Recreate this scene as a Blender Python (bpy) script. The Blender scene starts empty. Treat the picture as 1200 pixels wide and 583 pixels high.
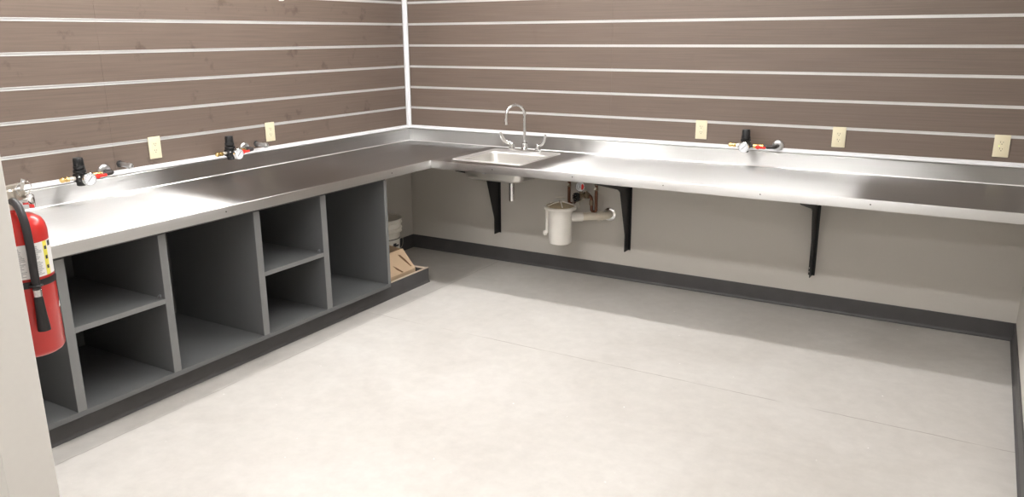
import bpy, bmesh, math, random
from mathutils import Vector, Matrix
random.seed(7)
SC = bpy.context.scene
COL = SC.collection
PI = math.pi

# ------------------------------------------------------------------ materials
def new_mat(name):
    m = bpy.data.materials.new(name); m.use_nodes = True
    nt = m.node_tree
    return m, nt, nt.nodes, nt.links, nt.nodes['Principled BSDF']

def mat(name, col, rough=.5, metal=0., var=.06, scale=30., bump=0., stretch=(1, 1, 1), spec=.5, coat=0.):
    """plain surface whose colour wanders a little with object-space noise"""
    m, nt, N, L, b = new_mat(name)
    tc = N.new('ShaderNodeTexCoord'); mp = N.new('ShaderNodeMapping')
    mp.inputs['Scale'].default_value = stretch
    no = N.new('ShaderNodeTexNoise'); no.inputs['Scale'].default_value = scale; no.inputs['Detail'].default_value = 5
    mx = N.new('ShaderNodeMix'); mx.data_type = 'RGBA'
    mx.inputs[6].default_value = (*[c * (1 - var) for c in col], 1)
    mx.inputs[7].default_value = (*[min(1, c * (1 + var)) for c in col], 1)
    L.new(tc.outputs['Object'], mp.inputs['Vector']); L.new(mp.outputs[0], no.inputs['Vector'])
    L.new(no.outputs['Fac'], mx.inputs[0]); L.new(mx.outputs[2], b.inputs['Base Color'])
    b.inputs['Roughness'].default_value = rough; b.inputs['Metallic'].default_value = metal
    b.inputs['Specular IOR Level'].default_value = spec; b.inputs['Coat Weight'].default_value = coat
    if bump:
        bp = N.new('ShaderNodeBump'); bp.inputs['Strength'].default_value = bump; bp.inputs['Distance'].default_value = .002
        L.new(no.outputs['Fac'], bp.inputs['Height']); L.new(bp.outputs[0], b.inputs['Normal'])
    return m

def mat_steel(name, along, rough=.34, aniso=.64, base=.48):
    """brushed stainless; along = 'x' or 'y', the direction of the brush lines"""
    m, nt, N, L, b = new_mat(name)
    N.remove(b)
    gl = N.new('ShaderNodeBsdfAnisotropic'); gl.distribution = 'BECKMANN'
    L.new(gl.outputs[0], N['Material Output'].inputs['Surface'])
    g = N.new('ShaderNodeNewGeometry'); mp = N.new('ShaderNodeMapping')
    mp.inputs['Scale'].default_value = (.8, 110, 110) if along == 'x' else (110, .8, 110)
    no = N.new('ShaderNodeTexNoise'); no.inputs['Scale'].default_value = 1.; no.inputs['Detail'].default_value = 3
    L.new(g.outputs['Position'], mp.inputs['Vector']); L.new(mp.outputs[0], no.inputs['Vector'])
    # broad smears from wiping
    n2 = N.new('ShaderNodeTexNoise'); n2.inputs['Scale'].default_value = 2.2; n2.inputs['Detail'].default_value = 2
    n2.inputs['Distortion'].default_value = .3
    L.new(g.outputs['Position'], n2.inputs['Vector'])
    r = N.new('ShaderNodeMapRange'); r.inputs['To Min'].default_value = rough - .03; r.inputs['To Max'].default_value = rough + .03
    L.new(n2.outputs['Fac'], r.inputs['Value']); L.new(r.outputs[0], gl.inputs['Roughness'])
    mx = N.new('ShaderNodeMix'); mx.data_type = 'RGBA'
    mx.inputs[6].default_value = (base * .95, base * .945, base * .935, 1); mx.inputs[7].default_value = (base * 1.05, base * 1.045, base * 1.035, 1)
    L.new(no.outputs['Fac'], mx.inputs[0]); L.new(mx.outputs[2], gl.inputs['Color'])
    gl.inputs['Anisotropy'].default_value = aniso
    cx = N.new('ShaderNodeCombineXYZ'); cx.inputs[0 if along == 'x' else 1].default_value = 1
    L.new(cx.outputs[0], gl.inputs['Tangent'])
    return m

def mat_wood(name, along, smudge):
    """brown wood-grain laminate, grain running along x or y"""
    m, nt, N, L, b = new_mat(name)
    g = N.new('ShaderNodeNewGeometry'); mp = N.new('ShaderNodeMapping')
    mp.inputs['Scale'].default_value = (2.2, 90, 120) if along == 'x' else (90, 2.2, 120)
    no = N.new('ShaderNodeTexNoise'); no.inputs['Scale'].default_value = 1.; no.inputs['Detail'].default_value = 6; no.inputs['Roughness'].default_value = .6
    L.new(g.outputs['Position'], mp.inputs['Vector']); L.new(mp.outputs[0], no.inputs['Vector'])
    cr = N.new('ShaderNodeValToRGB')
    cr.color_ramp.elements[0].position = .3; cr.color_ramp.elements[0].color = (.114, .083, .066, 1)
    cr.color_ramp.elements[1].position = .7; cr.color_ramp.elements[1].color = (.152, .113, .091, 1)
    L.new(no.outputs['Fac'], cr.inputs[0])
    # dirt smudges left by hands and tools
    n2 = N.new('ShaderNodeTexNoise'); n2.inputs['Scale'].default_value = 7.5; n2.inputs['Detail'].default_value = 6; n2.inputs['Roughness'].default_value = .6
    L.new(g.outputs['Position'], n2.inputs['Vector'])
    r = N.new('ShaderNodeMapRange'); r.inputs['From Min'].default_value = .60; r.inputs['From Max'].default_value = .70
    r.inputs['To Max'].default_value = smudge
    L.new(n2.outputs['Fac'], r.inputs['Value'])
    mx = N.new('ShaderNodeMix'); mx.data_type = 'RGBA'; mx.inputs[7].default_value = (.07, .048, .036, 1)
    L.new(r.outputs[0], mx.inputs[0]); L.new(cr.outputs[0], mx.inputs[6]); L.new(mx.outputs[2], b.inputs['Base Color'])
    b.inputs['Roughness'].default_value = .48
    return m

def mat_floor():
    m, nt, N, L, b = new_mat('sealed_concrete')
    g = N.new('ShaderNodeNewGeometry')
    def noise(s, d, r=.55, dist=0.):
        n = N.new('ShaderNodeTexNoise'); n.inputs['Scale'].default_value = s; n.inputs['Detail'].default_value = d
        n.inputs['Roughness'].default_value = r; n.inputs['Distortion'].default_value = dist
        L.new(g.outputs['Position'], n.inputs['Vector']); return n
    a = noise(1.3, 6, .6, .5); f = noise(14, 8, .65); sp = noise(38, 2)
    cr = N.new('ShaderNodeValToRGB')
    cr.color_ramp.elements[0].position = .3; cr.color_ramp.elements[0].color = (.448, .425, .396, 1)
    cr.color_ramp.elements[1].position = .68; cr.color_ramp.elements[1].color = (.532, .512, .486, 1)
    L.new(a.outputs['Fac'], cr.inputs[0])
    m1 = N.new('ShaderNodeMix'); m1.data_type = 'RGBA'; m1.blend_type = 'OVERLAY'; m1.inputs[0].default_value = .16
    L.new(cr.outputs[0], m1.inputs[6]); L.new(f.outputs['Fac'], m1.inputs[7])
    # white paint specks
    r = N.new('ShaderNodeMapRange'); r.inputs['From Min'].default_value = .755; r.inputs['From Max'].default_value = .79
    L.new(sp.outputs['Fac'], r.inputs['Value'])
    m2 = N.new('ShaderNodeMix'); m2.data_type = 'RGBA'; m2.inputs[7].default_value = (.80, .79, .77, 1)
    L.new(r.outputs[0], m2.inputs[0]); L.new(m1.outputs[2], m2.inputs[6])
    # hairline joints in the slab: one across the room, one along the cabinet
    sx = N.new('ShaderNodeSeparateXYZ'); L.new(g.outputs['Position'], sx.inputs[0])
    w = noise(9, 4); brk = noise(3.2, 3)
    def line(out, at, half, depth):
        o1 = N.new('ShaderNodeMath'); o1.operation = 'ADD'; o1.inputs[1].default_value = -at; L.new(out, o1.inputs[0])
        o2 = N.new('ShaderNodeMath'); o2.operation = 'MULTIPLY_ADD'; o2.inputs[1].default_value = .018; o2.inputs[2].default_value = -.009
        L.new(w.outputs['Fac'], o2.inputs[0])
        o3 = N.new('ShaderNodeMath'); o3.operation = 'ADD'; L.new(o1.outputs[0], o3.inputs[0]); L.new(o2.outputs[0], o3.inputs[1])
        o4 = N.new('ShaderNodeMath'); o4.operation = 'ABSOLUTE'; L.new(o3.outputs[0], o4.inputs[0])
        q = N.new('ShaderNodeMapRange'); q.inputs['From Min'].default_value = half * .4; q.inputs['From Max'].default_value = half
        q.inputs['To Min'].default_value = depth; q.inputs['To Max'].default_value = 0
        L.new(o4.outputs[0], q.inputs['Value'])
        bq = N.new('ShaderNodeMapRange'); bq.inputs['From Min'].default_value = .36; bq.inputs['From Max'].default_value = .52
        L.new(brk.outputs['Fac'], bq.inputs['Value'])
        mu = N.new('ShaderNodeMath'); mu.operation = 'MULTIPLY'; L.new(q.outputs[0], mu.inputs[0]); L.new(bq.outputs[0], mu.inputs[1])
        return mu
    l1 = line(sx.outputs['Y'], -1.392, .0042, .6); l2 = line(sx.outputs['X'], .822, .004, .5)
    mxm = N.new('ShaderNodeMath'); mxm.operation = 'MAXIMUM'; L.new(l1.outputs[0], mxm.inputs[0]); L.new(l2.outputs[0], mxm.inputs[1])
    m3 = N.new('ShaderNodeMix'); m3.data_type = 'RGBA'; m3.inputs[7].default_value = (.20, .175, .15, 1)
    L.new(mxm.outputs[0], m3.inputs[0]); L.new(m2.outputs[2], m3.inputs[6])
    L.new(m3.outputs[2], b.inputs['Base Color'])
    rr = N.new('ShaderNodeMapRange'); rr.inputs['To Min'].default_value = .40; rr.inputs['To Max'].default_value = .6
    L.new(f.outputs['Fac'], rr.inputs['Value']); L.new(rr.outputs[0], b.inputs['Roughness'])
    b.inputs['Specular IOR Level'].default_value = .35
    return m

def mat_emit(name, col, s):
    m, nt, N, L, b = new_mat(name)
    b.inputs['Base Color'].default_value = (*col, 1)
    b.inputs['Emission Color'].default_value = (*col, 1); b.inputs['Emission Strength'].default_value = s
    return m

M = dict(
    paint=mat('greige_wall_paint', (.56, .532, .492), .75, var=.02, scale=60, bump=.03),
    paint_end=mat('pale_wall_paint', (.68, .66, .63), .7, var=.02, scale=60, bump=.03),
    white=mat('white_ceiling', (.62, .61, .60), .8, var=.03),
    trim=mat('white_aluminium_trim', (.70, .70, .72), .35, var=.02),
    insert=mat('aluminium_groove_insert', (.66, .655, .65), .35, .25, var=.03, scale=80),
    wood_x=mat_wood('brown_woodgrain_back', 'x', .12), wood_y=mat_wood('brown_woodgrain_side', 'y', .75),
    steel_x=mat_steel('brushed_steel_back', 'x'), steel_y=mat_steel('brushed_steel_side', 'y'),
    edge_x=mat_steel('brushed_edge_back', 'x', .42, .35, .60), edge_y=mat_steel('brushed_edge_side', 'y', .42, .35, .66),
    top_x=mat_steel('brushed_worktop_back', 'x', .38, .79, .54), top_y=mat_steel('brushed_worktop_side', 'y', .38, .77, .50),
    basin=mat('satin_basin_steel', (.66, .648, .62), .42, 1, var=.03, scale=20),
    rim=mat('satin_rim_steel', (.86, .855, .84), .48, 1, var=.02, scale=20),
    chrome=mat('polished_chrome', (.78, .78, .78), .10, 1, var=.03),
    plate=mat('satin_chrome_plate', (.62, .62, .63), .28, 1, var=.05),
    nickel=mat('dull_nickel', (.60, .56, .50), .30, 1, var=.08),
    brass=mat('yellow_brass', (.80, .56, .22), .25, 1, var=.08),
    bronze=mat('dull_bronze', (.26, .20, .14), .38, .9, var=.2),
    copper=mat('old_copper', (.17, .078, .05), .42, .85, var=.25, scale=60),
    black=mat('black_plastic', (.012, .012, .013), .38, var=.2),
    blackmetal=mat('black_painted_steel', (.010, .010, .011), .42, var=.2),
    iron=mat('dark_pipe_iron', (.06, .055, .055), .42, .6, var=.2),
    dial=mat('white_dial', (.62, .63, .66), .35, var=.02),
    red=mat('red_enamel', (.52, .018, .014), .28, var=.06, coat=.3),
    redplastic=mat('red_handle_vinyl', (.70, .03, .02), .4, var=.06),
    ivory=mat('ivory_plastic', (.66, .60, .43), .4, var=.02),
    slot=mat('dark_socket_slot', (.10, .08, .05), .6),
    pvc=mat('off_white_pvc', (.85, .82, .77), .40, var=.05, scale=18),
    pvcpipe=mat('cream_pvc_pipe', (.74, .68, .57), .42, var=.08, scale=25),
    stained=mat('stained_lid', (.45, .37, .24), .5, var=.3, scale=22),
    cab=mat('grey_laminate', (.122, .125, .128), .50, var=.05, scale=7),
    cabedge=mat('grey_edge_band', (.180, .183, .184), .45, var=.05, scale=20),
    toe=mat('dark_grey_vinyl', (.070, .067, .068), .48, var=.25, scale=9),
    rawwood=mat('raw_plywood_edge', (.60, .50, .40), .7, var=.15, scale=40),
    card=mat('brown_cardboard', (.72, .53, .35), .8, var=.08, scale=14),
    carddark=mat('torn_and_shaded_cardboard', (.20, .105, .05), .85, var=.2),  # for the torn slits and the shade painted inside the box
    pail=mat('white_pail_plastic', (.84, .81, .74), .45, var=.10, scale=12),
    pailin=mat('brown_pail_inside', (.10, .065, .04), .6, var=.2),
    ink=mat('dark_ink', (.03, .03, .035), .5),
    label=mat('white_paper_label', (.78, .77, .76), .5, var=.03),
    greyink=mat('grey_print', (.42, .42, .43), .55),
    yellow=mat('yellow_print', (.80, .72, .10), .5),
    rubber=mat('black_rubber_hose', (.018, .016, .018), .45, var=.2),
    lamp=mat_emit('lamp_diffuser', (1, .985, .965), 44.),
    task=mat_emit('task_lamp_diffuser', (1, .985, .965), 42.),
    led=mat_emit('green_indicator', (.55, .9, .05), 1.2),
    clear=mat('clear_plastic_clip', (.30, .31, .32), .25, var=.05),
    floor=mat_floor(),
)

# ------------------------------------------------------------------ mesh helpers
class MB:
    def __init__(s): s.bm = bmesh.new()
    def box(s, x0, x1, y0, y1, z0, z1, bev=0., seg=1, rot=None):
        b = bmesh.new(); bmesh.ops.create_cube(b, size=1)
        for v in b.verts:
            v.co = Vector((x0 + (v.co.x + .5) * (x1 - x0), y0 + (v.co.y + .5) * (y1 - y0), z0 + (v.co.z + .5) * (z1 - z0)))
        if bev: bmesh.ops.bevel(b, geom=b.edges[:], offset=bev, segments=seg, affect='EDGES', profile=.5)
        if rot is not None: bmesh.ops.transform(b, matrix=rot, verts=b.verts)
        s._add(b); return s
    def _add(s, b):
        me = bpy.data.meshes.new('tmp'); b.to_mesh(me); b.free(); s.bm.from_mesh(me); bpy.data.meshes.remove(me)
    def lathe(s, prof, o, axis=(0, 0, 1), seg=32, close=True):
        """prof: (radius, distance along axis) pairs, from one end to the other"""
        a = Vector(axis).normalized(); q = a.to_track_quat('Z', 'Y'); o = Vector(o); rings = []
        for r, t in prof:
            if r < 1e-6: rings.append([s.bm.verts.new(o + q @ Vector((0, 0, t)))])
            else: rings.append([s.bm.verts.new(o + q @ Vector((r * math.cos(2 * PI * k / seg), r * math.sin(2 * PI * k / seg), t))) for k in range(seg)])
        for A, B in zip(rings, rings[1:]):
            for k in range(seg):
                k2 = (k + 1) % seg
                f = [A[k % len(A)], A[k2 % len(A)], B[k2 % len(B)], B[k % len(B)]]
                f = list(dict.fromkeys(f))
                if len(f) > 2:
                    try: s.bm.faces.new(f)
                    except ValueError: pass
        if close:
            for r in (rings[0], rings[-1]):
                if len(r) > 2: s.bm.faces.new(r)
        return s
    def cyl(s, p0, p1, r, r1=None, seg=24, bev=0.):
        p0, p1 = Vector(p0), Vector(p1); L = (p1 - p0).length; r1 = r if r1 is None else r1
        pr = [(r, 0), (r1, L)] if not bev else [(r - bev, 0), (r, bev), (r1, L - bev), (r1 - bev, L)]
        return s.lathe(pr, p0, p1 - p0, seg)
    def tube(s, pts, r, seg=12, closed=False, smooth=6):
        P = [Vector(p) for p in pts]
        if smooth > 1 and len(P) > 2:
            Q = []
            n = len(P)
            rng = range(n) if closed else range(n - 1)
            for i in rng:
                g = (lambda j: P[j % n]) if closed else (lambda j: P[max(0, min(n - 1, j))])
                a, b, c, d = g(i - 1), g(i), g(i + 1), g(i + 2)
                for k in range(smooth):
                    t = k / smooth
                    Q.append(.5 * ((2 * b) + (c - a) * t + (2 * a - 5 * b + 4 * c - d) * t * t + (3 * b - a - 3 * c + d) * t ** 3))
            if not closed: Q.append(P[-1])
            P = Q
        n = len(P); rings = []; up = None
        for i in range(n):
            t = (P[(i + 1) % n] - P[i - 1]) if closed else (P[min(i + 1, n - 1)] - P[max(i - 1, 0)])
            t.normalize()
            if up is None:
                up = t.orthogonal().normalized()
            else:
                up = (up - t * up.dot(t))
                up = up.normalized() if up.length > 1e-6 else t.orthogonal().normalized()
            w = t.cross(up); rr = r(i / (n - 1)) if callable(r) else r
            rings.append([s.bm.verts.new(P[i] + rr * (math.cos(2 * PI * k / seg) * up + math.sin(2 * PI * k / seg) * w)) for k in range(seg)])
        for i in range(n if closed else n - 1):
            A, B = rings[i], rings[(i + 1) % n]
            for k in range(seg): s.bm.faces.new([A[k], A[(k + 1) % seg], B[(k + 1) % seg], B[k]])
        if not closed: s.bm.faces.new(rings[0]); s.bm.faces.new(rings[-1])
        return s
    def prism(s, poly, f, d):
        """poly of 2-D points, f maps (u,v) to a 3-D point, d is the extrusion vector"""
        A = [s.bm.verts.new(Vector(f(u, v))) for u, v in poly]; d = Vector(d)
        B = [s.bm.verts.new(a.co + d) for a in A]; n = len(A)
        s.bm.faces.new(A); s.bm.faces.new(B)
        for i in range(n): s.bm.faces.new([A[i], A[(i + 1) % n], B[(i + 1) % n], B[i]])
        return s
    def patch(s, c, r, z0, z1, a0, a1, th=.0006, seg=24):
        """a label wrapped round a vertical cylinder of centre c"""
        V = []
        for k in range(seg + 1):
            a = a0 + (a1 - a0) * k / seg
            V.append([s.bm.verts.new((c[0] + R * math.cos(a), c[1] + R * math.sin(a), z)) for R, z in ((r, z0), (r + th, z0), (r + th, z1), (r, z1))])
        for A, B in zip(V, V[1:]):
            for k in range(4): s.bm.faces.new([A[k], A[(k + 1) % 4], B[(k + 1) % 4], B[k]])
        s.bm.faces.new(V[0]); s.bm.faces.new(V[-1]); return s
    def build(s, name, m, parent=None, smooth=True, ang=40):
        bmesh.ops.recalc_face_normals(s.bm, faces=s.bm.faces[:])
        me = bpy.data.meshes.new(name)
        if parent is not None:
            root = parent
            off = Vector((0, 0, 0))
            while root is not None: off += root.location; root = root.parent
            bmesh.ops.translate(s.bm, vec=-off, verts=s.bm.verts)
        s.bm.to_mesh(me); s.bm.free()
        me.materials.append(m if not isinstance(m, str) else M[m])
        if smooth:
            me.polygons.foreach_set('use_smooth', [True] * len(me.polygons)); me.set_sharp_from_angle(angle=math.radians(ang))
        o = bpy.data.objects.new(name, me); COL.objects.link(o)
        if parent is not None: o.parent = parent
        return o

def tag(o, label=None, cat=None, group=None, kind=None):
    if label: o['label'] = label
    if cat: o['category'] = cat
    if group: o['group'] = group
    if kind: o['kind'] = kind
    return o
def thing(name, loc, label, cat, group=None):
    o = bpy.data.objects.new(name, None); COL.objects.link(o); o.location = loc; o.empty_display_size = .05
    return tag(o, label, cat, group)
def struct(name, mb, m, label, cat, smooth=False):
    return tag(mb.build(name, m, smooth=smooth), label, cat, kind='structure')
def copy_tree(o, parent=None):
    c = o.copy(); COL.objects.link(c)
    if parent is not None: c.parent = parent
    for ch in list(o.children): copy_tree(ch, c)
    return c

# ------------------------------------------------------------------ dimensions
W = 4.099            # room width
H = .853             # worktop height
D = .762             # worktop depth
FZ = .8017           # underside of the worktop's front edge
YE = -3.925          # face of the short wall the left worktop runs into
XE = 1.905           # free end of that wall
YN = YE - .116
YF = -7.2            # wall behind the camera
ZC = 2.80
TZ = .949            # underside of the slatwall's bottom trim
SL0, SP = 1.105, .1524   # lowest groove, groove spacing

# ------------------------------------------------------------------ setting
struct('floor', MB().box(-.15, W + .15, YF - .15, .15, -.12, 0), 'floor', 'pale sealed concrete floor with hairline joints', 'floor')
struct('ceiling', MB().box(-.15, W + .15, YF - .15, .15, ZC, ZC + .1), 'white', 'white ceiling over the room', 'ceiling')
struct('wall_left', MB().box(-.15, 0, YF - .15, .15, 0, .96).box(-.15, -.02, YF - .15, .15, .96, ZC), 'paint', 'greige painted wall behind the cabinet', 'wall')
struct('wall_back', MB().box(0, W, 0, .15, 0, .96).box(-.02, W, .02, .15, .96, ZC), 'paint', 'greige painted wall below the wall-hung worktop', 'wall')
struct('wall_right', MB().box(W, W + .15, YF - .15, .15, 0, ZC), 'paint', 'greige painted wall where the back worktop ends', 'wall')
struct('wall_front', MB().box(0, W, YF - .15, YF, 0, ZC), 'paint', 'greige painted wall behind the viewer', 'wall')
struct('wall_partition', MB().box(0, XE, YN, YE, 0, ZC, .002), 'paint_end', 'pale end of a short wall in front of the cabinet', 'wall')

def base_profile(mb, f, d, h=.1016, t=.006):
    pr = [(0, 0), (.016, 0), (.0155, .003), (.011, .007), (t + .001, .014), (t, .022), (t, h - .003), (t - .002, h), (0, h)]
    return mb.prism(pr, f, d)
struct('baseboard_back', base_profile(MB(), lambda u, v: (0, -u, v), (W, 0, 0)), 'toe', 'dark grey vinyl baseboard under the back worktop', 'baseboard')
struct('baseboard_right', base_profile(MB(), lambda u, v: (W - u, YF, v), (0, -YF, 0)), 'toe', 'dark grey vinyl baseboard on the right wall', 'baseboard')
struct('baseboard_left', base_profile(MB(), lambda u, v: (u, -.698, v), (0, .698, 0)), 'toe', 'dark grey vinyl baseboard beside the white bucket', 'baseboard')

# white aluminium trims: corner strip and the two bottom strips of the slatwall
TT = .972
struct('trim_1', MB().prism([(0, 0), (.026, 0), (.026, -.003), (.006, -.0055), (.0055, -.006), (.003, -.026), (0, -.026)], lambda u, v: (u, v, TT), (0, 0, ZC - TT)), 'trim', 'white corner trim strip between the two slatwalls', 'trim')
tp = [(-.002, TZ), (.012, TZ), (.013, TZ + .002), (.013, TZ + .006), (.004, TZ + .009), (.004, TT), (-.002, TT)]
struct('trim_2', MB().prism(tp, lambda u, v: (u, YE, v), (0, -YE, 0)), 'trim', 'white trim strip under the left slatwall', 'trim')
struct('trim_3', MB().prism(tp, lambda u, v: (0, -u, v), (W, 0, 0)), 'trim', 'white trim strip under the back slatwall', 'trim')

# ------------------------------------------------------------------ slatwall panels (boards in one mesh, each metal groove insert a part)
ZTOP = ZC - .03
NS = int((ZTOP - SL0) / SP) + 1
GH = .0072
def slatwall(a0, a1, along, label):
    wm = 'wood_x' if along == 'x' else 'wood_y'
    o = thing('slatwall', ((a0 + a1) / 2, 0, TT) if along == 'x' else (0, (a0 + a1) / 2, TT), label, 'slatwall', 'slatwall panels above the worktop')
    mb = MB()
    def bx(z0, z1, d0=-.019, d1=0.):
        if along == 'x': mb.box(a0, a1, -d1, -d0, z0, z1, .0006)
        else: mb.box(d0, d1, a0, a1, z0, z1, .0006)
    edges = [TT - .012]
    for k in range(NS): edges += [SL0 + k * SP - GH, SL0 + k * SP + GH]
    edges.append(ZTOP)
    for i in range(0, len(edges), 2): bx(edges[i], edges[i + 1])
    mb.build('board_face', wm, o)
    for k in range(NS):
        z = SL0 + k * SP
        if z > 2.05: break
        g = GH
        pr = [(.0022, z - g - .0015), (.0022, z - g + .004), (-.008, z - g + .004), (-.008, z + g - .0035), (.0012, z + g - .0035), (.0012, z + g), (-.0125, z + g), (-.0125, z - g), (-.001, z - g), (-.0005, z - g - .0015)]
        if along == 'x': i = MB().prism(pr, lambda u, v: (a0, -u, v), (a1 - a0, 0, 0))
        else: i = MB().prism(pr, lambda u, v: (u, a0, v), (0, a1 - a0, 0))
        i.build('groove_insert', 'insert', o, smooth=False)
    return o
CT = .030   # panels stop short of the corner trim
slatwall(-2.438, -CT, 'y', 'brown slatwall panel on the cabinet side, from seam to corner trim')
slatwall(YE, -2.4385, 'y', 'brown slatwall panel on the cabinet side, from seam to extinguisher')
slatwall(CT, 1.6795, 'x', 'brown slatwall panel on the back wall, behind the faucet')
slatwall(1.680, W - .001, 'x', 'brown slatwall panel on the back wall, with three outlets on it')

# ------------------------------------------------------------------ countertop
SX0, SX1, SY0, SY1 = .862, 1.385, -.680, -.123      # sink rim outline
ct = thing('countertop', (0, 0, FZ), 'brushed stainless steel corner worktop with backsplash, above the cubby cabinet', 'countertop')
def sheet(cells, name, m):
    mb = MB(); V = {}
    vt = lambda x, y: V.setdefault((round(x, 4), round(y, 4)), None) or V.__setitem__((round(x, 4), round(y, 4)), mb.bm.verts.new((x, y, H))) or V[(round(x, 4), round(y, 4))]
    fs = [mb.bm.faces.new([vt(x0, y0), vt(x1, y0), vt(x1, y1), vt(x0, y1)]) for x0, x1, y0, y1 in cells]
    r = bmesh.ops.extrude_face_region(mb.bm, geom=fs)
    bmesh.ops.translate(mb.bm, vec=(0, 0, -.018), verts=[g for g in r['geom'] if isinstance(g, bmesh.types.BMVert)])
    return mb.build(name, m, ct, smooth=False)
E_ = .003
hx0, hx1, hy0, hy1 = SX0 + .02, SX1 - .02, SY0 + .02, SY1 - .02
SE = SX0 - .006
sheet([(0, D - E_, YE, -D + E_), (0, D - E_, -D + E_, 0)], 'worktop', 'top_y')
sheet([(D - E_ + .0006, hx0, -D + E_, hy0), (D - E_ + .0006, hx0, hy0, hy1), (D - E_ + .0006, hx0, hy1, 0),
       (hx0, hx1, -D + E_, hy0), (hx0, hx1, hy1, 0),
       (hx1, W, -D + E_, hy0), (hx1, W, hy0, hy1), (hx1, W, hy1, 0)], 'worktop', 'top_x')
fp = [(-.014, FZ), (0, FZ), (0, H - .004), (-.001, H - .0012), (-.0035, H), (-.014, H), (-.014, H - .0185), (-.003, H - .0185), (-.003, FZ + .003), (-.014, FZ + .003)]
fp = [(-.020, FZ), (-.0012, FZ), (0, FZ + .0012), (0, H - .004), (-.001, H - .0012), (-.0036, H + .0003), (-.004, H - .0180), (-.004, FZ + .004), (-.020, FZ + .004)]
MB().prism(fp, lambda u, v: (D + u, YE, v), (0, -YE - D, 0)).build('front_edge', 'edge_y', ct)
MB().prism(fp, lambda u, v: (D, -D - u, v), (W - D, 0, 0)).build('front_edge', 'edge_x', ct)
bs = [(0, H), (.016, H), (.0145, H + .002), (.0135, H + .006), (.0135, TZ - .007), (.0115, TZ - .005), (0, TZ - .005)]
MB().prism(bs, lambda u, v: (u, YE, v), (0, -YE - .0005, 0)).build('backsplash', 'steel_y', ct)
MB().prism(bs, lambda u, v: (.0145, -u, v), (W - .0145, 0, 0)).build('backsplash', 'steel_x', ct)
bd = [(.0140, H + .0002), (.0185, H + .0002), (.0172, H + .0022), (.0155, H + .0042), (.0140, H + .0055)]
MB().prism(bd, lambda u, v: (u, YE + .001, v), (0, -YE - .016, 0)).build('cove_bead', 'rim', ct)
MB().prism(bd, lambda u, v: (.0165, -u, v), (W - .017, 0, 0)).build('cove_bead', 'rim', ct)
MB().box(SE - .001, SE + .001, -.0145, -.0135, H + .004, TZ - .008).build('seam', 'nickel', ct)
for y in (-3.27, -2.40, -1.16): MB().cyl((D - .001, y, .829), (D + .0012, y, .829), .0042, .003, 12).build('screw', 'iron', ct)
for x in (1.23, 1.78, 2.335, 2.86, 3.385): MB().cyl((x, -D + .001, .829), (x, -D - .0012, .829), .0042, .003, 12).build('screw', 'iron', ct)

# ------------------------------------------------------------------ cubby cabinet
XF = .720
cab = thing('storage_cabinet', (.36, -2.44, 0), 'grey open-front cubby cabinet under the left steel worktop', 'cabinet')
CY0, CY1 = YE, -1.1675
MB().box(.021, XF, CY0, CY1, .1015, .1245, .001).build('base_panel', 'cab', cab)
MB().box(.004, .02, CY0, CY1, .1015, FZ - .002).build('back_panel', 'cab', cab)
DIV = [(-3.722, -3.682), (-3.211, -3.171), (-2.747, -2.708), (-2.205, -2.165), (-1.735, -1.693), (-1.1925, -1.1675)]
for a, b in DIV:
    d = MB().box(.0205, XF - .0015, a, b, .1250, .783, .001).build('divider', 'cab', cab)
    MB().box(XF - .0013, XF + .0005, a, b, .1250, .783, .0005).build('edge_band', 'cabedge', d)
for x0 in (.03, XF - .09): MB().box(x0, x0 + .08, CY0, CY1, .7835, .801).build('top_rail', 'cab', cab)
for (a, b, z) in ((-3.1705, -2.7475, .4875), (-2.1645, -1.7355, .4610)):
    s = MB().box(.022, XF - .002, a, b, z - .023, z, .001).build('shelf', 'cab', cab)
    MB().box(XF - .0018, XF, a, b, z - .023, z, .0006).build('edge_band', 'cabedge', s)
    c = MB()
    c.tube([(XF - .03, b - .002, z + .002), (XF - .03, b - .005, z + .015), (XF - .026, b - .015, z + .015), (XF - .03, b - .018, z + .003)], .0014, 8)
    c.box(XF - .036, XF - .024, b - .003, b, z + .001, z + .017, .0008)
    c.build('shelf_clip', 'clear', s)
# plinth: runs on past the cabinet as an open-topped kerb
PX, PY = .668, -.700
p = base_profile(MB(), lambda u, v: (PX - .006 + u, CY0, v), (0, PY - CY0, 0), h=.100)
p.box(PX - .022, PX - .006, CY0, PY, 0, .0985)
p.box(.004, PX - .0065, PY - .036, PY, 0, .0985, .001)
p.build('plinth', 'toe', cab)
MB().box(PX - .021, PX - .0002, CY1 + .0005, PY, .0987, .1005).box(.10, PX - .021, PY - .036, PY - .0002, .0987, .1005).build('plinth_rim', 'rawwood', cab)

# ------------------------------------------------------------------ sink
sk = thing('sink', ((SX0 + SX1) / 2, (SY0 + SY1) / 2, .69), 'square stainless drop-in sink set into the worktop', 'sink')
def rrect(x0, x1, y0, y1, r, n=6):
    P = []
    for cx, cy, a in ((x1 - r, y1 - r, 0), (x0 + r, y1 - r, PI / 2), (x0 + r, y0 + r, PI), (x1 - r, y0 + r, 1.5 * PI)):
        for k in range(n + 1):
            t = a + k / n * PI / 2; P.append((cx + r * math.cos(t), cy + r * math.sin(t)))
    return P
BX0, BX1, BY0, BY1 = .906, 1.352, -.632, -.240
def loops(mb, L, close_first=False, close_last=False):
    R = [[mb.bm.verts.new((x, y, z)) for x, y in P] for P, z in L]
    for A, B in zip(R, R[1:]):
        n = len(A)
        for k in range(n): mb.bm.faces.new([A[k], A[(k + 1) % n], B[(k + 1) % n], B[k]])
    if close_first: mb.bm.faces.new(R[0])
    if close_last: mb.bm.faces.new(R[-1])
ZB = .724
rim = MB()
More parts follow.
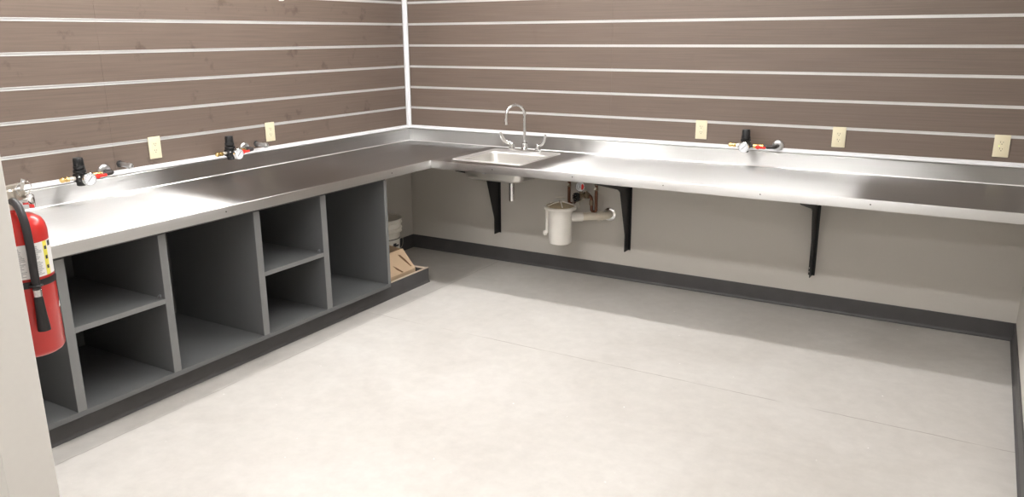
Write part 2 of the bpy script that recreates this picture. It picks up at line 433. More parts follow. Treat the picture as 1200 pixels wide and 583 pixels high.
loops(rim, [(rrect(BX0 - .002, BX1 + .002, BY0 - .002, BY1 + .002, .045), H - .004),
            (rrect(SX0 + .006, SX1 - .006, SY0 + .006, SY1 - .006, .022), H + .0004),
            (rrect(SX0, SX1, SY0, SY1, .024), H + .0004),
            (rrect(SX0 + .001, SX1 - .001, SY0 + .001, SY1 - .001, .024), H + .005),
            (rrect(SX0 + .008, SX1 - .008, SY0 + .008, SY1 - .008, .022), H + .0085),
            (rrect(SX0 + .018, SX1 - .018, SY0 + .018, SY1 - .018, .02), H + .0035),
            (rrect(BX0 - .010, BX1 + .010, BY0 - .010, BY1 + .010, .052), H + .003),
            (rrect(BX0 - .004, BX1 + .004, BY0 - .004, BY1 + .004, .048), H + .0015),
            (rrect(BX0 + .0005, BX1 - .0005, BY0 + .0005, BY1 - .0005, .0445), H - .005)])
rim.build('rim', 'rim', sk)
bas = MB()
def inset(d, rr, z): return (rrect(BX0 + d, BX1 - d, BY0 + d, BY1 - d, rr), z)
loops(bas, [inset(.000, .045, H - .004), inset(.004, .045, H - .02), inset(.012, .045, ZB + .030), inset(.018, .05, ZB + .012), inset(.034, .06, ZB + .002),
            inset(.15, .04, ZB - .003), inset(.15, .04, ZB - .006), inset(.03, .062, ZB - .002), inset(.013, .052, ZB + .010), inset(.008, .048, ZB + .030), inset(-.002, .047, H - .022), inset(-.0025, .0475, H - .006), inset(.0, .045, H - .004)],)
b0 = [v for v in bas.bm.verts]
bas.box(BX0 + .14, BX1 - .14, BY0 + .14, BY1 - .14, ZB - .006, ZB - .003)
bas.build('basin', 'basin', sk)
cx, cy = 1.183, -.45
MB().lathe([(.045, 0), (.045, .002), (.040, .0035), (.030, .0015), (.028, -.004), (.012, -.004)], (cx, cy, ZB - .003), seg=28).build('drain_strainer', 'chrome', sk)
MB().lathe([(.030, 0), (.034, -.006), (.030, -.014), (.0195, -.022), (.0185, -.146), (.0160, -.146), (.0155, -.02)], (cx, cy, ZB - .006), seg=28, close=False).build('tailpiece', 'chrome', sk)
MB().prism([(0, 0), (.03, 0), (.024, .012), (.006, .012)], lambda u, v: (1.11 + u, -.700, .795 - v), (0, .012, 0)).build('mounting_clip', 'dial', sk)
e = MB()
for k, wv in enumerate((.006, .011, .008)): e.box(1.165 + k * .014, 1.165 + k * .014 + wv, -.2465, -.2452, .822, .828, .0008)
e.build('embossed_mark', 'dial', sk)

# ------------------------------------------------------------------ faucet
FX, FY, FZ0 = 1.121, -.165, H + .005
fa = thing('faucet', (FX, FY, FZ0), 'chrome gooseneck faucet with two wrist blade handles on the sink', 'faucet')
pl_ = [(x * .128, y * .026) for x, y in rrect(-1, 1, -1, 1, .9, 8)]
MB().prism(pl_, lambda u, v: (FX + u, FY + v, FZ0), (0, 0, .014)).build('base_plate', 'chrome', fa)
sp = MB().lathe([(.024, .013), (.024, .022), (.018, .030), (.016, .05), (.019, .053), (.019, .060), (.012, .066)], (FX, FY, FZ0), seg=24)
sp.build('spout_collar', 'chrome', fa)
R_ = .076; dv = Vector((-.42, -.91, 0)).normalized(); zt = 1.105
pts = [Vector((FX, FY, FZ0 + .06)), Vector((FX, FY, FZ0 + .14)), Vector((FX, FY, zt - .02))]
for k in range(0, 11):
    a = PI * k / 10
    pts.append(Vector((FX, FY, zt)) + dv * (R_ * (1 - math.cos(a))) + Vector((0, 0, R_ * math.sin(a))))
pts.append(pts[-1] + Vector((0, 0, -.035)))
MB().tube(pts, .0102, 14, smooth=4).build('spout', 'chrome', fa)
MB().cyl(pts[-1] + Vector((0, 0, .004)), pts[-1] + Vector((0, 0, -.018)), .0125, .0135, 20, .001).build('aerator', 'chrome', fa)
for sgn in (-1, 1):
    hx = FX + sgn * .102
    hub = MB().lathe([(.022, .012), (.022, .020), (.016, .026), (.015, .040), (.018, .043), (.018, .050), (.014, .056), (0, .058)], (hx, FY, FZ0), seg=22).build('valve_hub', 'chrome', fa)
    o0 = Vector((hx, FY, FZ0 + .053)); d = Vector((sgn * .92, -.39, 0)).normalized(); nrm = Vector((-d.y, d.x, 0))
    # wrist blade: a flat bar that rises as it leaves the hub and ends in a rounded paddle
    mb = MB(); prof = []
    for k in range(15):
        t = k / 14
        s_ = .085 * t - .010 * max(0, t - .7); z = .074 * (t ** 3)
        wdt = .0085 + .006 * t
        if t > .92: wdt *= .72
        prof.append((o0 + d * s_ + Vector((0, 0, z)), wdt, .0045 - .0012 * t))
    ring = []
    for i, (c, wd, th) in enumerate(prof):
        a = prof[max(i - 1, 0)][0]; b = prof[min(i + 1, 14)][0]; tg = (b - a).normalized(); up = nrm.cross(tg).normalized()
        ring.append([mb.bm.verts.new(c + nrm * th * math.cos(q * PI / 4 + PI / 8) * 1.2 + up * wd * math.sin(q * PI / 4 + PI / 8) * 1.05) for q in range(8)])
    for A, B in zip(ring, ring[1:]):
        for q in range(8): mb.bm.faces.new([A[q], A[(q + 1) % 8], B[(q + 1) % 8], B[q]])
    mb.bm.faces.new(ring[0]); mb.bm.faces.new(ring[-1])
    mb.build('blade_handle', 'chrome', fa)

# ------------------------------------------------------------------ worktop brackets
BP = [(0, FZ - .001), (.56, FZ - .001), (.56, .772), (.54, .760), (.262, .690), (.235, .655), (.150, .470), (.100, .330), (.080, .214), (0, .214)]
BP = [(0, .8005), (.56, .8005), (.56, .772), (.54, .752), (.20, .664), (.160, .640), (.066, .352), (.060, .330), (.060, .214), (0, .214)]
def bracket(x, label):
    o = thing('shelf_bracket', (x, 0, .214), label, 'bracket', 'black brackets under the back worktop')
    MB().prism(BP, lambda u, v: (x - .003, -u - .004, v), (.006, 0, 0)).build('gusset_plate', 'blackmetal', o)
    MB().box(x - .019, x + .019, -.004, -.0002, .214, .8005, .0008).build('wall_flange', 'blackmetal', o)
    MB().box(x - .019, x + .019, -.56, -.0045, .7968, .8005, .0008).build('top_flange', 'blackmetal', o)
    for z in (.235, .258, .44, .56):
        MB().lathe([(.006, 0), (.006, .002), (.004, .004), (0, .0045)], (x - .011, -.004, z), (0, -1, 0), 10).build('screw', 'nickel', o)
    return o
bracket(.806, 'black steel worktop bracket below the sink')
bracket(1.834, 'black steel worktop bracket beside the white drum and copper pipes')
bracket(3.026, 'black steel worktop bracket standing alone nearest the right wall')

# ------------------------------------------------------------------ solids interceptor
IX, IY = 1.443, -.25
it = thing('solids_interceptor', (IX, IY, .272), 'white plastic drum trap with drain pipe under the worktop', 'drain trap')
MB().lathe([(.068, 0), (.075, .003), (.078, .010), (.080, .228), (.083, .235)], (IX, IY, .272), seg=48).build('drum', 'pvc', it)
MB().lathe([(.086, 0), (.104, .002), (.107, .007), (.107, .018), (.104, .022), (.098, .024), (.085, .024)], (IX, IY, .502), seg=48).build('drum_flange', 'pvc', it)
lid = MB().lathe([(.092, 0), (.094, .004), (.088, .007), (.060, .017), (.030, .024), (.012, .026), (0, .026)], (IX, IY, .5262), seg=40).build('lid', 'stained', it)
for k in range(5):
    a = k * 2 * PI / 5 + .3
    rb = MB(); c_, s_ = math.cos(a), math.sin(a)
    rb.prism([(.010, .026), (.090, .006), (.096, .006), (.096, .012), (.085, .014), (.012, .036)], lambda u, v: (IX + c_ * u - s_ * .003, IY + s_ * u + c_ * .003, .5262 + v), (s_ * .006, -c_ * .006, 0))
    rb.build('lid_rib', 'pvc', lid)
MB().lathe([(.011, .02), (.011, .036), (.006, .040), (.006, .058)], (IX, IY, .5262), seg=16).tube([(IX - .034, IY - .006, .583), (IX - .012, IY - .002, .585), (IX + .012, IY + .002, .585), (IX + .034, IY + .006, .583)], .0055, 10).build('clamp_handle', 'nickel', it)
# vertical overflow tube with a knob on the drum's far side from the pipe
MB().cyl((IX - .093, IY - .015, .335), (IX - .093, IY - .015, .503), .011, seg=16).build('side_tube', 'pvc', it)
MB().lathe([(.010, 0), (.018, .002), (.019, .018), (.012, .024), (0, .025)], (IX - .093, IY - .015, .334), (-.8, -.6, 0), 16).build('side_knob', 'pvc', it)
pa, pb = Vector((1.500, -.215, .448)), Vector((1.662, -.075, .448)); dd = (pb - pa).normalized()
MB().cyl(pa, pa + dd * .085, .0310, seg=28, bev=.002).build('pipe_coupling', 'pvc', it)
MB().tube([pa + dd * .08, pb, Vector((1.687, -.050, .448)), Vector((1.694, -.028, .448)), Vector((1.694, -.004, .448))], .0262, 20, smooth=5).build('drain_pipe', 'pvcpipe', it)
MB().cyl(pb - dd * .028, pb + dd * .012, .0305, seg=28, bev=.002).build('elbow_hub', 'pvcpipe', it)
MB().lathe([(.046, 0), (.045, .004), (.038, .008), (.028, .009)], (1.694, -.001, .448), (0, -1, 0), 32).build('wall_flange', 'chrome', it)
MB().lathe([(.010, -.035), (.018, -.033), (.020, -.027), (.020, 0)], pb - dd * .012, (0, 0, 1), 18).build('cleanout_cap', 'nickel', it)

# ------------------------------------------------------------------ mixing valve with copper pipes
mv = thing('mixing_valve', (1.53, -.10, .46), 'bronze mixing valve with copper pipes and a red and white thermometer', 'valve')
def pipe(pts, r=.0108, m='copper'): return MB().tube(pts, r, 12, smooth=5).build('copper_pipe', m, mv)
pipe([(1.432, -.10, .834), (1.432, -.10, .66), (1.432, -.10, .545), (1.437, -.10, .520), (1.455, -.10, .515), (1.475, -.10, .53), (1.492, -.10, .548)])
pipe([(1.635, -.10, .834), (1.635, -.10, .65), (1.635, -.10, .51), (1.634, -.10, .487), (1.620, -.10, .474), (1.604, -.10, .486), (1.602, -.10, .51), (1.600, -.10, .555), (1.594, -.10, .576), (1.573, -.10, .584), (1.552, -.10, .586)])
for x, z in ((1.432, .652), (1.635, .642)):
    MB().lathe([(.010, 0), (.0135, .002), (.0135, .018), (.0105, .022), (.0105, .034), (.014, .036), (.014, .046), (.010, .048)], (x, -.10, z - .02), seg=14).build('stop_valve', 'bronze', mv)
    MB().lathe([(.006, 0), (.006, .018), (.011, .020), (.011, .028), (0, .030)], (x, -.108, z), (0, -1, 0), 12).build('valve_knob', 'nickel', mv)
MB().lathe([(.014, 0), (.021, .003), (.021, .022), (.017, .026), (.026, .034), (.028, .048), (.026, .062), (.017, .070), (.017, .080), (.022, .083), (.022, .104), (.014, .107)], (1.478, -.10, .545), (.8, 0, .42), 20).cyl((1.540, -.10, .578), (1.585, -.10, .584), .0175, seg=16, bev=.002).cyl((1.568, -.10, .583), (1.582, -.10, .584), .0215, seg=8, bev=.002).cyl((1.600, -.10, .555), (1.600, -.10, .520), .0150, seg=16, bev=.002).build('valve_body', 'bronze', mv)
MB().lathe([(.012, 0), (.013, .03), (.020, .032), (.020, .036)], (1.522, -.100, .585), (0, 0, 1), 18).build('gauge_stem', 'bronze', mv)
kb = MB().lathe([(.012, 0), (.030, .004), (.031, .022), (.024, .028), (0, .029)], (1.507, -.118, .570), (-.35, -.9, .1), 8).build('adjustment_cap', 'blackmetal', mv)
for k in range(6):
    a = k * PI / 3
    q = Vector((-.35, -.9, .1)).normalized(); tq = q.to_track_quat('Z', 'Y')
    MB().lathe([(.0035, .028), (.0035, .031), (0, .032)], Vector((1.507, -.118, .570)) + tq @ Vector((.016 * math.cos(a), .016 * math.sin(a), 0)), q, 8).build('cap_bolt', 'nickel', kb)
gp = Vector((1.522, -.105, .640))
g_ = MB().lathe([(.030, 0), (.034, .002), (.034, .014), (.0312, .016), (.0312, .012), (0, .012)], gp, (0.05, -1, .12), 28).build('thermometer', 'chrome', mv)
gd = Vector((.05, -1, .12)).normalized(); gq = gd.to_track_quat('Z', 'Y')
MB().lathe([(.031, 0), (.031, .0008), (0, .0008)], gp + gd * .0122, gd, 28).build('dial', 'dial', g_)
right = Vector((1, .05, 0)).normalized(); upv = gd.cross(right) * -1
upv = Vector((0, 0, 1)) - gd * gd.z; upv.normalize()
MB().prism([(.009, -.014), (.015, -.022), (.024, -.014), (.028, 0), (.024, .014), (.015, .022), (.009, .014)], lambda u, v: gp + gd * .0133 + right * u + upv * v, gd * .0006).build('red_zone', 'redplastic', g_)
MB().prism([(-.002, -.008), (.002, -.008), (.001, .020), (-.001, .020)], lambda u, v: gp + gd * .0142 + right * u + upv * v, gd * .0006).build('needle', 'ink', g_)
for k in range(7):
    a = PI * .65 + k * PI * .11
    c_, s_ = math.cos(a), math.sin(a)
    MB().prism([(.017, -.0008), (.023, -.0008), (.023, .0008), (.017, .0008)], lambda u, v: gp + gd * .0132 + right * (u * c_ - v * s_) + upv * (u * s_ + v * c_), gd * .0004).build('tick_mark', 'ink', g_)
MB().tube([(1.535, -.115, .565), (1.542, -.135, .552), (1.532, -.15, .535), (1.540, -.155, .520), (1.530, -.155, .505)], .0055, 10).cyl((1.535, -.118, .556), (1.555, -.118, .570), .010, seg=14).build('lever_handle', 'nickel', mv)
MB().tube([(1.478, -.10, .545), (1.478, -.125, .53), (1.486, -.14, .512), (1.476, -.15, .492), (1.492, -.15, .480)], .007, 10).build('supply_elbow', 'nickel', mv)

# ------------------------------------------------------------------ wall outlets
def outlet(lights=False):
    """built facing -y at the origin, bottom of plate at z=0"""
    o = thing('wall_outlet', (0, 0, 0), 'x', 'outlet', 'ivory outlets on the slatwall')
    MB().box(-.0362, .0362, -.0066, -.0012, 0, .1165, .0022, 2).build('cover_plate', 'ivory', o)
    r = MB().box(-.0168, .0168, -.0086, -.0064, .025, .0915, .0008).build('receptacle', 'ivory', o)
    for z in (.041, .0755):
        MB().box(-.0078, -.0054, -.0091, -.0085, z, z + .008).box(.0046, .0070, -.0091, -.0085, z, z + .0065).lathe([(.0026, 0), (.0026, .0006)], (0, -.0085, z - .0065), (0, -1, 0), 10).build('socket_slots', 'slot', r)
    for z in (.010, .1065): MB().lathe([(.0028, 0), (.0028, .0008), (0, .0012)], (0, -.0065, z), (0, -1, 0), 10).build('screw', 'ivory', o)
    return o
op = outlet()
OUT = [(2.297, 0, 0, 'ivory wall outlet on the back slatwall between the faucet and the pressure regulator'),
       (3.103, 0, 0, 'ivory wall outlet on the back slatwall just past the pressure regulator'),
       (3.903, 0, 0, 'ivory wall outlet with a lit green indicator near the right wall'),
       (0, -2.203, PI / 2, 'ivory wall outlet on the left slatwall nearer to the fire extinguisher'),
       (0, -1.394, PI / 2, 'ivory wall outlet on the left slatwall nearer to the corner trim')]
for i, (x, y, rz, lb) in enumerate(OUT):
    o = op if i == 0 else copy_tree(op)
    o.location = (x, y, .9965 if rz == 0 else 1.003); o.rotation_euler.z = rz; o['label'] = lb
    if i == 2:
        l_ = MB().box(-.0128, -.0098, -.0092, -.0085, .0565, .0600); l_ = l_.build('indicator_light', 'led'); l_.parent = o

# ------------------------------------------------------------------ air pressure regulators
def regulator():
    """faces -y; origin on the wall under the body; pipe axis at z=0.035"""
    o = thing('pressure_regulator', (0, 0, 0), 'x', 'air regulator', 'air regulators on the slatwall')
    y, z = -.080, .035
    b = MB().lathe([(.018, -.040), (.021, -.037), (.021, -.024), (.024, -.020), (.024, .022), (.030, .025), (.030, .036), (.023, .039), (.020, .042)], (0, y, z), seg=22)
    b.box(-.028, .028, y - .022, y + .022, z - .018, z + .020, .005, 2)
    b.build('body', 'black', o)
    kn = MB().lathe([(.020, .042), (.0265, .043), (.0265, .056), (.0225, .058), (.0225, .092), (.020, .096), (0, .096)], (0, y, z), seg=22)
    for k in range(14):
        a = k * PI / 7
        kn.box(.0218, .0238, -.0022, .0022, .059, .088, rot=Matrix.Translation((0, y, z)) @ Matrix.Rotation(a, 4, 'Z'))
    kn.build('knob', 'black', o)
    MB().prism([(-.006, .004), (.0, .013), (.006, .004)], lambda u, v: (-.019 + u, y - .0221, z + v), (0, -.0005, 0)).build('logo_mark', 'label', o)
    gc = Vector((.006, y - .040, z - .004)); gd = Vector((0, -1, 0))
    g = MB().lathe([(.007, -.022), (.007, .010), (.029, .011), (.0315, .013), (.0315, .027), (.029, .029), (.029, .026), (0, .026)], gc, gd, 30).build('gauge', 'chrome', o)
    f = gc + gd * .0262
    MB().lathe([(.0288, 0), (.0288, .0007), (0, .0007)], f, gd, 30).build('dial', 'dial', g)
    MB().prism([(-.012, -.0105), (-.0105, -.012), (.014, .0125), (.0125, .014)], lambda u, v: (f.x + u, f.y - .0012, f.z + v), (0, -.0006, 0)).build('needle', 'ink', g)
    for k in range(11):
        a = -PI / 4 + k * PI * 1.5 / 10
        c_, s_ = math.cos(a), math.sin(a)
        MB().prism([(.021, -.0006), (.0265, -.0006), (.0265, .0006), (.021, .0006)], lambda u, v: (f.x + u * c_ - v * s_, f.y - .0008, f.z + u * s_ + v * c_), (0, -.0004, 0)).build('tick_mark', 'ink', g)
    MB().lathe([(.008, .022), (.011, .024), (.011, .046), (.009, .048), (.009, .058)], (0, y, z), (-1, 0, 0), 6).build('nipple', 'nickel', o)
    MB().lathe([(.009, .056), (.0125, .058), (.0125, .074), (.010, .076), (.0115, .082), (.0125, .088), (.0125, .096), (.009, .100)], (0, y, z), (-1, 0, 0), 18).build('hose_coupler', 'brass', o)
    MB().lathe([(.008, .022), (.009, .024), (.009, .050)], (0, y, z), (1, 0, 0), 14).build('pipe_nipple', 'iron', o)
    vb = MB().lathe([(.009, .046), (.0135, .047), (.0135, .060), (.0150, .064), (.0150, .094), (.0135, .098), (.0135, .108), (.009, .109)], (0, y, z), (1, 0, 0), 14).build('ball_valve', 'brass', o)
    h = MB().lathe([(.010, .012), (.013, .013), (.013, .021), (.006, .023), (.006, .026), (0, .027)], (.078, y, z - .003), (0, -1, 0), 16)
    h.box(.078, .124, y - .0225, y - .0165, z - .011, z + .003, .002)
    h.build('lever_handle', 'redplastic', vb)
    MB().lathe([(.009, .106), (.009, .124), (.0125, .126), (.0125, .146)], (0, y, z), (1, 0, 0), 16).build('pipe_nipple', 'iron', o)
    MB().tube([(.134, y, z), (.150, y, z), (.163, y + .004, z), (.171, y + .015, z), (.173, y + .032, z), (.173, -.0005, z)], .0115, 14, smooth=5).build('pipe_elbow', 'iron', o)
    MB().lathe([(.034, 0), (.034, .003), (.031, .008), (.022, .012), (.013, .013)], (.173, -.0003, z), (0, -1, 0), 28).build('wall_flange', 'plate', o)
    return o
rp = regulator()
REG = [(2.595, 0, .949, 0, 'black air regulator with pressure gauge on the back slatwall'),
       (0, -2.676, .944, PI / 2, 'black air regulator with gauge on the left slatwall, nearest the fire extinguisher'),
       (0, -1.775, .950, PI / 2, 'black air regulator with gauge on the left slatwall, nearer the corner trim')]
for i, (x, y, z, rz, lb) in enumerate(REG):
    o = rp if i == 0 else copy_tree(rp)
    o.location = (x, y, z); o.rotation_euler.z = rz; o['label'] = lb

# short nickel pipe stubs sticking out of the left slatwall
def stub():
    o = thing('pipe_stub', (0, 0, 0), 'x', 'pipe stub', 'nickel pipe stubs on the left slatwall')
    MB().lathe([(.0175, 0), (.0175, .003), (.012, .005)], (.0004, 0, 0), (1, 0, 0), 18).build('rear_collar', 'black', o)
    MB().lathe([(.0105, 0), (.0120, .002), (.0120, .062), (.0105, .064)], (.005, 0, 0), (1, 0, -.06), 18).build('barrel', 'plate', o)
    MB().lathe([(.0105, 0), (.0160, .003), (.0165, .026), (.013, .030), (.007, .031), (.006, .024), (0, .024)], (.068, 0, -.004), (1, 0, -.06), 6).build('end_nut', 'plate', o)
    return o
st = stub()
for i, (y, z, lb) in enumerate(((-2.415, 1.003, 'short nickel pipe stub below the outlet nearer the fire extinguisher'), (-1.512, 1.001, 'short nickel pipe stub below the outlet nearer the corner trim'))):
    o = st if i == 0 else copy_tree(st)
    o.location = (0, y, z); o['label'] = lb

# ------------------------------------------------------------------ fire extinguisher on the short wall
AX, AY, ER = 1.722, YE + .093, .0715
EB, ET = .833, 1.168                     # bottom and shoulder height of the cylinder
ex = thing('fire_extinguisher', (AX, AY, EB), 'red fire extinguisher hanging behind the pale wall end', 'fire extinguisher')
MB().lathe([(.045, 0), (.058, .001), (.066, .006), (ER, .014), (ER, ET - EB - .01), (ER - .003, ET - EB + .006), (.062, ET - EB + .019), (.047, ET - EB + .030), (.028, ET - EB + .037), (.023, ET - EB + .040), (.023, ET - EB + .048)], (AX, AY, EB), seg=56).build('cylinder', 'red', ex)
c2 = (AX, AY)
dg = math.radians
LZ0, LZ1 = 1.046, 1.134
lab = MB().patch(c2, ER + .0003, LZ0, LZ1, dg(-75), dg(54)).build('label', 'label', ex)
tx = MB()
random.seed(3)
for col, (a0, a1) in enumerate(((-72, -46), (-42, -18), (-8, 16))):
    z = LZ1 - .008
    while z > LZ0 + .006:
        if random.random() > .08:
            tx.patch(c2, ER + .001, z - .0022, z, dg(a0), dg(a0 + (a1 - a0) * random.uniform(.6, 1)), .0003, 8)
        z -= .0040
tx.build('printed_text', 'greyink', lab)
MB().patch(c2, ER + .001, LZ0, LZ1, dg(21), dg(32), .0003, 8).build('yellow_stripe', 'yellow', lab)
mk = MB()
for zz in (1.062, 1.087, 1.112): mk.patch(c2, ER + .0014, zz, zz + .009, dg(24), dg(30), .0003, 6)
mk.patch(c2, ER + .0011, 1.118, 1.131, dg(36), dg(46), .0003, 6)
mk.build('printed_marks', 'ink', lab)
wt = MB()
wt.patch(c2, ER + .0004, .948, .953, dg(46), dg(60), .0004, 4).patch(c2, ER + .0004, .953, .958, dg(48), dg(58), .0004, 4).patch(c2, ER + .0004, .958, .963, dg(50), dg(56), .0004, 4)
wt.build('warning_triangle', 'label', ex)
# valve, levers, pin ring, gauge
zv = ET + .046
MB().lathe([(.022, 0), (.024, .004), (.024, .016), (.018, .020), (.018, .048), (.014, .052), (0, .053)], (AX, AY, zv), seg=24).box(AX - .014, AX + .014, AY - .02, AY + .036, zv + .022, zv + .046, .004, 2).build('valve', 'nickel', ex)
lv = MB().prism([(-.03, .036), (.02, .038), (.036, .032), (.038, .038), (.02, .046), (-.03, .044)], lambda u, v: (AX - .011, AY + u, zv + v), (.022, 0, 0)).build('carry_handle', 'nickel', ex)
MB().prism([(-.035, .050), (.015, .054), (.034, .056), (.033, .062), (.012, .061), (-.035, .057)], lambda u, v: (AX - .010, AY + u, zv + v), (.020, 0, 0)).build('squeeze_lever', 'nickel', ex)
rc = Vector((AX + .018, AY + .030, zv + .050))
MB().tube([rc + Vector((.006 * math.sin(a), .019 * math.cos(a), .019 * math.sin(a))) for a in [k * PI / 8 for k in range(16)]], .0013, 8, closed=True, smooth=2).cyl(rc + Vector((-.035, -.02, 0)), rc + Vector((0.002, -.02, 0)), .002, seg=8).build('pull_pin_ring', 'chrome', ex)
MB().prism([(0, 0), (.010, .000), (.018, .026), (.009, .030)], lambda u, v: (AX + .018, AY + .018 + u, zv + .046 + v), (.0012, 0, 0)).build('inspection_tag', 'chrome', ex)
gx = MB().lathe([(.008, 0), (.008, .012), (.017, .013), (.018, .015), (.018, .024), (.016, .026), (0, .0265)], (AX + .008, AY + .026, zv + .016), (.45, .9, 0), 22).build('gauge', 'chrome', ex)
MB().lathe([(.0155, 0), (.0155, .0006), (0, .0006)], Vector((AX + .008, AY + .026, zv + .016)) + Vector((.45, .9, 0)).normalized() * .0268, (.45, .9, 0), 22).build('dial', 'iron', gx)
# hose from the valve down the side to the horn
ha = dg(-9)
hd = Vector((math.cos(ha), math.sin(ha), 0)); A0 = Vector((AX, AY, 0))
hp = [A0 + hd * .012 + Vector((0, 0, zv + .022)), A0 + hd * .034 + Vector((0, 0, zv + .022)), A0 + hd * .058 + Vector((0, 0, zv + .008)), A0 + hd * (ER + .006) + Vector((0, 0, zv - .025)),
      A0 + hd * (ER + .014) + Vector((0, 0, 1.13)), A0 + hd * (ER + .012) + Vector((0, 0, 1.07)), A0 + hd * (ER + .012) + Vector((0, 0, 1.018))]
MB().tube(hp, .0098, 16, smooth=6).build('hose', 'rubber', ex)
MB().cyl(A0 + hd * (ER + .012) + Vector((0, 0, 1.020)), A0 + hd * (ER + .012) + Vector((0, 0, 1.001)), .0108, seg=20, bev=.001).build('hose_ferrule', 'chrome', ex)
MB().lathe([(.0098, 0), (.0108, .004), (.0112, .02), (.0150, .085), (.0150, .090), (.0125, .090), (.010, .05)], A0 + hd * (ER + .012) + Vector((0, 0, 1.001)), (.04, 0, -1), 22, close=False).build('nozzle_horn', 'black', ex)
# wall bracket with its strap
eb = thing('extinguisher_bracket', (AX, YE, .88), 'black strap bracket holding the red extinguisher to the wall', 'bracket')
MB().box(AX - .03, AX + .03, YE + .0004, YE + .012, .88, 1.19, .001).build('back_plate', 'blackmetal', eb)
MB().box(AX - .03, AX - .026, YE + .010, YE + .045, 1.022, 1.040).box(AX + .026, AX + .03, YE + .010, YE + .045, 1.022, 1.040).build('strap_arm', 'blackmetal', eb)
sb = MB().patch(c2, ER + .0012, 1.022, 1.039, 0, 2 * PI * .9999, .0016, 56)
sb.build('strap', 'black', eb)
MB().tube([A0 + hd * (ER + .012) + Vector((.0128 * math.cos(a), .0128 * math.sin(a), 1.030)) for a in [k * PI / 6 for k in range(12)]], .0030, 8, closed=True, smooth=2).build('hose_clip', 'black', eb)

# ------------------------------------------------------------------ bucket and cardboard box in the corner
BKX, BKY = .150, -.545
bk = thing('bucket', (BKX, BKY, 0), 'dirty white plastic bucket in the corner behind the cardboard box', 'bucket')
MB().lathe([(0, .001), (.105, .001), (.110, .006), (.122, .26), (.126, .262), (.137, .262), (.137, .268), (.130, .272), (.130, .285), (.139, .287), (.139, .293), (.131, .297), (.131, .325), (.139, .327), (.139, .333), (.133, .336), (.134, .350), (.141, .352), (.142, .358), (.138, .360), (.130, .358), (.128, .30), (.117, .24), (.106, .04), (0, .04)], (BKX, BKY, 0), seg=48).build('pail_body', 'pail', bk)
MB().lathe([(.1262, 0), (.1268, .001), (0, .001)], (BKX, BKY, .30), seg=40).build('contents', 'pailin', bk)
pk = MB()
pk.patch((BKX, BKY), .1195, .212, .218, dg(-70), dg(40), .0016, 16).patch((BKX, BKY), .1182, .160, .172, dg(-25), dg(14), .0022, 12).patch((BKX, BKY), .1190, .172, .186, dg(-14), dg(-1), .0022, 6).patch((BKX, BKY), .1175, .136, .146, dg(-40), dg(10), .0022, 12)
pk.build('printed_label', 'ink', bk)
MB().tube([(BKX + .141 * math.cos(a), BKY + .141 * math.sin(a), .275 - .13 * math.sin(max(0, min(PI, (a + dg(75)) / dg(150) * PI)))) for a in [dg(-75 + 150 * k / 14) for k in range(15)]], .002, 8, smooth=2).build('wire_handle', 'nickel', bk)

bx_ = thing('cardboard_box', (.43, -.93, .001), 'torn brown cardboard box resting in the open end of the plinth', 'box')
y0, y1 = -1.150, -.739; th = .004
side = [(.30, .002), (.592, .002), (.592, .098), (.482, .220), (.478, .222), (.285, .236)]
f = MB()
f.prism([(.584, .002), (.584, .096), (.480, .220), (.476, .216), (.580, .092), (.580, .002)], lambda u, v: (u, y0, v), (0, y1 - y0, 0))
f.build('front_face', 'card', bx_, smooth=False)
MB().box(.286, .290, y0, y1, .002, .238).build('rear_face', 'card', bx_)
for yy in (y0 + .0005, y1 - th - .0005):
    MB().prism([(.2905, .002), (.5795, .002), (.5795, .0915), (.4755, .2155), (.2905, .236)], lambda u, v: (u, yy, v), (0, th, 0)).build('side_face', 'card', bx_, smooth=False)
MB().box(.2905, .5795, y0 + .005, y1 - .005, .002, .006).build('bottom_face', 'card', bx_)
MB().prism([(.2905, .1), (.35, .1), (.34, .205), (.2905, .225)], lambda u, v: (u, y0 + .005, v), (0, y1 - y0 - .010, 0)).build('interior_shade', 'carddark', bx_, smooth=False)  # dark block stands in for shade on the box's far inner wall
P0, P1 = Vector((.5842, 0, .0960)), Vector((.4802, 0, .2200)); up_ = (P1 - P0); nn = Vector((.766, 0, .643))
def on_face(t, y): return P0 + up_ * t + Vector((0, y, 0)) + nn * .0002
for poly in ([(.80, -.818), (.76, -.800), (.50, -.780), (.14, -.762), (.13, -.770), (.45, -.796), (.66, -.812)],
             [(.42, -.925), (.30, -.903), (.02, -.866), (.02, -.880), (.20, -.910)]):
    MB().prism(poly, lambda t, y: on_face(t, y), nn * .0008).build('torn_slit', 'carddark', bx_, smooth=False)

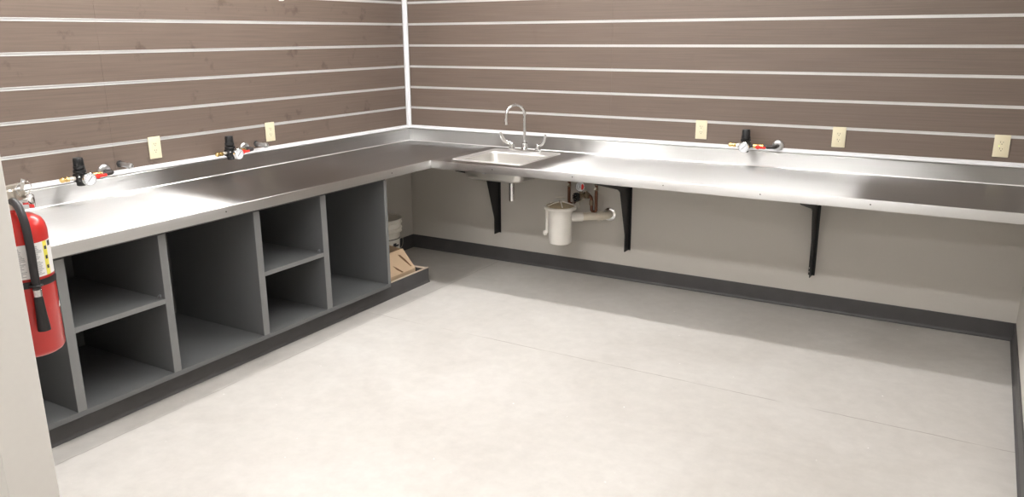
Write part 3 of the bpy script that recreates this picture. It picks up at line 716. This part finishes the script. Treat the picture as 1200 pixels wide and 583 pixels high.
# a white hook hanging from a groove high on the left slatwall
hk = thing('slatwall_hook', (0, -1.224, 1.84), 'small white hook tip at the top edge of the left slatwall', 'hook')
MB().box(.0026, .0050, -1.236, -1.212, 1.842, 1.905, .0008).build('hook_plate', 'trim', hk)
MB().tube([(.004, -1.224, 1.856), (.020, -1.224, 1.846), (.034, -1.224, 1.850), (.040, -1.224, 1.866)], .0045, 10).build('hook_arm', 'trim', hk)

# ------------------------------------------------------------------ ceiling strip lights (three rows, as their shadows on floor and wall tell)
def strip(x0, x1, y0, y1, label, m='lamp'):
    o = thing('ceiling_light', ((x0 + x1) / 2, (y0 + y1) / 2, ZC), label, 'ceiling light', 'strip lights on the ceiling')
    MB().box(x0, x1, y0, y1, ZC - .045, ZC - .0005, .004).build('housing', 'white', o)
    MB().box(x0 + .01, x1 - .01, y0 + .01, y1 - .01, ZC - .062, ZC - .0455, .006, 2).build('diffuser', m, o)
    return o
strip(.63, 3.07, -1.015, -.905, 'white strip light over the front edge of the back worktop', 'task')
strip(.575, .685, -3.54, -1.10, 'white strip light over the front edge of the cabinet worktop', 'task')
strip(1.00, 3.44, -3.385, -3.275, 'white strip light across the middle of the room')
strip(1.00, 3.44, -5.955, -5.845, 'white strip light across the room behind the viewer')

# ------------------------------------------------------------------ camera, world, view
cam = bpy.data.cameras.new('camera'); co = bpy.data.objects.new('camera', cam); COL.objects.link(co)
cam.sensor_width = 36; cam.sensor_fit = 'HORIZONTAL'; cam.lens = 36 * 925.31 / 1200; cam.clip_start = .02
yaw, pitch, roll = .53502, -.26399, -.00613
co.matrix_world = Matrix.Translation((3.79941, -4.86419, 1.63072)) @ Matrix.Rotation(yaw, 4, 'Z') @ Matrix.Rotation(PI / 2 + pitch, 4, 'X') @ Matrix.Rotation(roll, 4, 'Z')
SC.camera = co
w = bpy.data.worlds.new('world'); SC.world = w; w.use_nodes = True
w.node_tree.nodes['Background'].inputs['Color'].default_value = (.02, .02, .02, 1)
SC.view_settings.view_transform = 'Standard'
try: SC.view_settings.look = 'None'
except TypeError: pass
SC.view_settings.gamma = 1; SC.view_settings.use_curve_mapping = False
SC.view_settings.exposure = 0.82
SC.cycles.max_bounces = 10; SC.cycles.diffuse_bounces = 6; SC.cycles.glossy_bounces = 6
SC.cycles.use_denoising = True
SC.cycles.sample_clamp_indirect = 8
